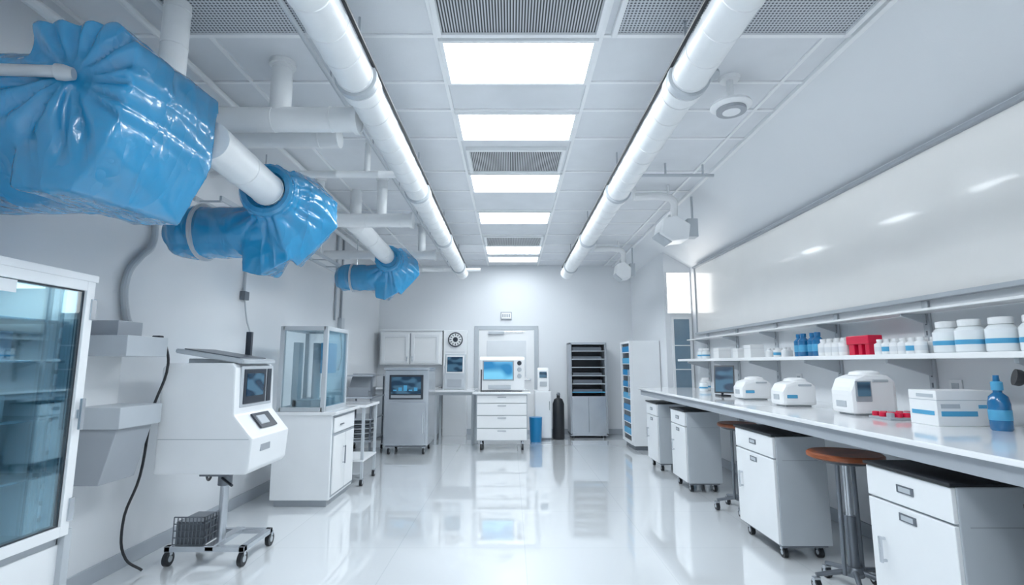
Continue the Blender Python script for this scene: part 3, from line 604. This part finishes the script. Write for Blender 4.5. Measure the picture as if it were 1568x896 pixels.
# ------------------------------------------------------------ analyzer on stand
r=root('blood_analyzer_on_stand',(-1.98,3.65,0)); y0,y1=3.36,3.9
prism(r,'housing',[(-2.26,.6),(-1.68,.6),(-1.66,.63),(-1.645,.82),(-1.665,.84),(-1.775,.97),(-1.785,1.27),(-1.81,1.3),(-2.23,1.3),(-2.26,1.27)],'y',y0,y1,'white',.012)
box(r,'seam',-2.25,-1.67,y0-.001,y0+.003,.815,.82,'lgrey',0)
box(r,'screen_bezel',-1.784,-1.772,y0+.06,y1-.04,1.01,1.28,'lgrey',.004); box(r,'screen',-1.776,-1.766,y0+.09,y1-.15,1.03,1.26,'dark'); box(r,'screen_content',-1.768,-1.763,y0+.12,y1-.19,1.08,1.23,'scr2',0); box(r,'side_keys',-1.774,-1.766,y1-.13,y1-.07,1.03,1.26,'dark')
obox(r,'keyboard',(-1.715,3.65,.913),(.12,.24,.012),(0,.87,0),'dark'); obox(r,'keys',(-1.712,3.62,.917),(.07,.12,.012),(0,.87,0),'lgrey'); obox(r,'front_slot',(-1.652,3.55,.75),(.006,.14,.05),(0,0,0),'grey')
obox(r,'top_console',(-1.98,3.62,1.345),(.46,.46,.03),(0,.16,0),'lgrey',.006); obox(r,'top_console_panel',(-1.98,3.6,1.364),(.38,.36,.008),(0,.16,0),'dsteel',.002); box(r,'console_support',-2.15,-1.85,3.45,3.8,1.29,1.33,'lgrey')
box(r,'antenna',-1.96,-1.92,3.8,3.83,1.35,1.53,'dark')
box(r,'yoke',-2.05,-1.85,3.5,3.75,.56,.6,'dsteel'); cyl(r,'pole',(-1.95,3.64,.13),(-1.95,3.64,.58),.028,'steel'); cyl(r,'pole_clamp',(-1.95,3.64,.48),(-1.95,3.64,.55),.045,'dsteel'); cyl(r,'lever',(-1.95,3.6,.53),(-1.84,3.52,.5),.009,'dark')
box(r,'base_near',-2.24,-1.72,3.5,3.54,.09,.125,'steel'); box(r,'base_far',-2.24,-1.72,3.86,3.9,.09,.125,'steel'); box(r,'base_left',-2.24,-2.2,3.5,3.9,.09,.125,'steel'); box(r,'base_mid',-1.98,-1.92,3.5,3.9,.095,.13,'steel'); box(r,'base_right',-1.76,-1.72,3.5,3.9,.09,.125,'steel')
n=0
for a in (-2.22,-1.74):
    for b in (3.52,3.9): n+=1; castor(r,n,a,b,.045)
bx0,bx1,by0,by1=-2.2,-2.0,3.52,3.78
for i in range(9):
    t=i/8; cyl(r,f'wire_n_{i}',(bx0+(bx1-bx0)*t,by0,.13),(bx0+(bx1-bx0)*t,by0,.3),.004,'dsteel',6); cyl(r,f'wire_s_{i}',(bx1,by0+(by1-by0)*t,.13),(bx1,by0+(by1-by0)*t,.3),.004,'dsteel',6)
for i in range(5):
    z=.13+.0425*i; cyl(r,f'hoop_n_{i}',(bx0,by0,z),(bx1,by0,z),.004,'dsteel',6); cyl(r,f'hoop_s_{i}',(bx1,by0,z),(bx1,by1,z),.004,'dsteel',6)
box(r,'basket_box',bx0+.01,bx1-.01,by0+.01,by1-.01,.125,.27,'dsteel')

r=root('mounted_dispenser',(-2.35,3.1,1.2)); xw=XL+.002
box(r,'tray_upper',xw,-2.2,2.95,3.3,1.34,1.46,'lgrey'); box(r,'cap_upper',xw,-2.3,3.0,3.2,1.46,1.55,'grey')
box(r,'tray_lower',xw,-2.2,2.95,3.3,.93,1.05,'lgrey'); prism(r,'hopper',[(xw,.93),(-2.22,.93),(-2.3,.62),(xw,.62)],'y',2.97,3.25,'grey')
box(r,'backplate',xw,-2.47,2.9,3.28,.6,1.5,'white'); obox(r,'knob',(-2.24,3.26,1.465),(.05,.04,.015),(0,0,0),'dark')
tube(r,'cable',[(-2.22,3.3,1.44),(-2.2,3.32,1.3),(-2.28,3.33,1.0),(-2.32,3.33,.6),(-2.42,3.36,.3),(-2.38,3.36,.1),(-2.3,3.4,.02)],.008,'black')
r=root('power_cable',(-2.3,4.05,.5)); tube(r,'cable',[(-2.3,4.0,.62),(-2.25,4.0,.5),(-2.3,4.05,.42),(-2.35,4.1,.5)],.009,'black')
r=root('electrical_conduit',(-2.47,3.4,1.9)); tube(r,'hose',[(-2.47,3.45,2.35),(-2.47,3.45,2.1),(-2.47,3.35,2.0),(-2.47,3.25,1.85),(-2.47,3.28,1.6),(-2.47,3.33,1.52),(-2.47,3.33,1.48)],.022,'lgrey')
r=root('electrical_conduit',(-2.47,4.7,2)); cyl(r,'pipe',(-2.48,4.72,1.95),(-2.48,4.72,H),.012,'lgrey'); box(r,'box',-2.499,-2.45,4.68,4.76,1.88,1.96,'dsteel'); tube(r,'cord',[(-2.47,4.72,1.88),(-2.47,4.78,1.7),(-2.46,4.85,1.55),(-2.45,4.8,1.35)],.007,'lgrey')
r=root('electrical_conduit',(-2.47,7.3,2)); cyl(r,'pipe',(-2.48,7.2,1.9),(-2.48,7.2,H),.016,'lgrey'); cyl(r,'pipe_2',(-2.48,7.45,1.9),(-2.48,7.45,H),.016,'grey'); box(r,'box',-2.499,-2.44,7.38,7.52,1.75,1.95,'lgrey'); tube(r,'cord',[(-2.47,7.45,1.75),(-2.46,7.5,1.4),(-2.46,7.4,1.2)],.009,'dark')

# ------------------------------------------------------------ glass door refrigerator (near left)
r=root('glass_door_refrigerator',(-2.22,1.9,0)); fx=-2.0; fy0,fy1=1.15,2.43
box(r,'top',XL+.02,fx-.02,fy0,fy1,1.66,1.70,'steel'); box(r,'back',XL+.02,XL+.05,fy0,fy1,.5,1.66,'white'); box(r,'side_far',XL+.02,fx-.02,fy1-.03,fy1,.12,1.66,'white'); box(r,'side_near',XL+.02,fx-.02,fy0,fy0+.03,.12,1.66,'white')
box(r,'bottom',XL+.02,fx-.02,fy0,fy1,.48,.54,'lgrey'); box(r,'lower_panel',fx-.03,fx-.015,fy0,fy1,.14,.5,'white')
frame(r,'door_frame','x',fx,fy0+.3,fy1-.01,.54,1.68,.045,.035,'white'); box(r,'door_glass',fx-.004,fx+.004,fy0+.34,fy1-.05,.58,1.64,'bglass',0)
frame(r,'door_gasket','x',fx-.01,fy0+.335,fy1-.05,.58,1.64,.012,.03,'dark')
box(r,'top_cap',XL+.02,fx+.015,fy0,fy1+.01,1.68,1.715,'white')
box(r,'interior_lamp',XL+.12,fx-.14,fy0+.1,fy1-.1,1.64,1.658,'glow',0)
for k,z in enumerate((.8,1.05,1.3,1.48)):
    box(r,f'shelf_{k+1}',XL+.05,fx-.06,fy0+.03,fy1-.04,z,z+.012,'steel')
    if k<3:
        for j in range(4): box(r,f'stock_{k}_{j}',XL+.08,fx-.22,fy0+.12+j*.28,fy0+.3+j*.28,z+.012,z+.08+.03*((j+k)%3),['white2','bluel','lgrey','fold'][(j+k)%4])
box(r,'inner_rail',fx-.05,fx-.035,fy1-.12,fy1-.1,.56,1.64,'steel'); box(r,'inner_rail_2',fx-.05,fx-.035,fy1-.18,fy1-.165,.56,1.64,'dsteel')
for k in range(14): box(r,f'rail_slot_{k}',fx-.035,fx-.032,fy1-.118,fy1-.104,.62+k*.07,.64+k*.07,'dark',0)
box(r,'handle',fx+.03,fx+.045,fy1-.045,fy1-.025,1.0,1.14,'steel'); box(r,'handle_foot',fx+.015,fx+.032,fy1-.045,fy1-.025,1.05,1.09,'steel')
box(r,'hinge_top',fx+.016,fx+.026,fy1-.03,fy1+.0,1.5,1.6,'steel'); box(r,'hinge_bottom',fx+.016,fx+.026,fy1-.03,fy1,.6,.7,'steel'); box(r,'rating_sticker',fx+.018,fx+.02,1.95,2.03,1.58,1.63,'fold',0)
box(r,'post',fx-.03,fx+.01,fy1-.02,fy1+.02,.08,.56,'lgrey'); box(r,'outrigger',fx-.02,fx+.26,fy1-.03,fy1+.01,.24,.27,'dsteel'); box(r,'outrigger_leg',fx+.23,fx+.26,fy1-.03,fy1+.01,.07,.25,'dsteel')
for k,(a,b) in enumerate([(fx-.05,fy1),(fx+.245,fy1-.01),(fx-.05,fy0+.05),(XL+.08,fy1-.05),(XL+.08,fy0+.05)]): castor(r,k+1,a,b,.04)
box(r,'chassis',XL+.02,fx-.02,fy0,fy1,.09,.14,'dsteel')

w=bpy.data.worlds.new('world'); S.world=w; w.use_nodes=True
w.node_tree.nodes['Background'].inputs[0].default_value=(.8,.88,1,1); w.node_tree.nodes['Background'].inputs[1].default_value=.3
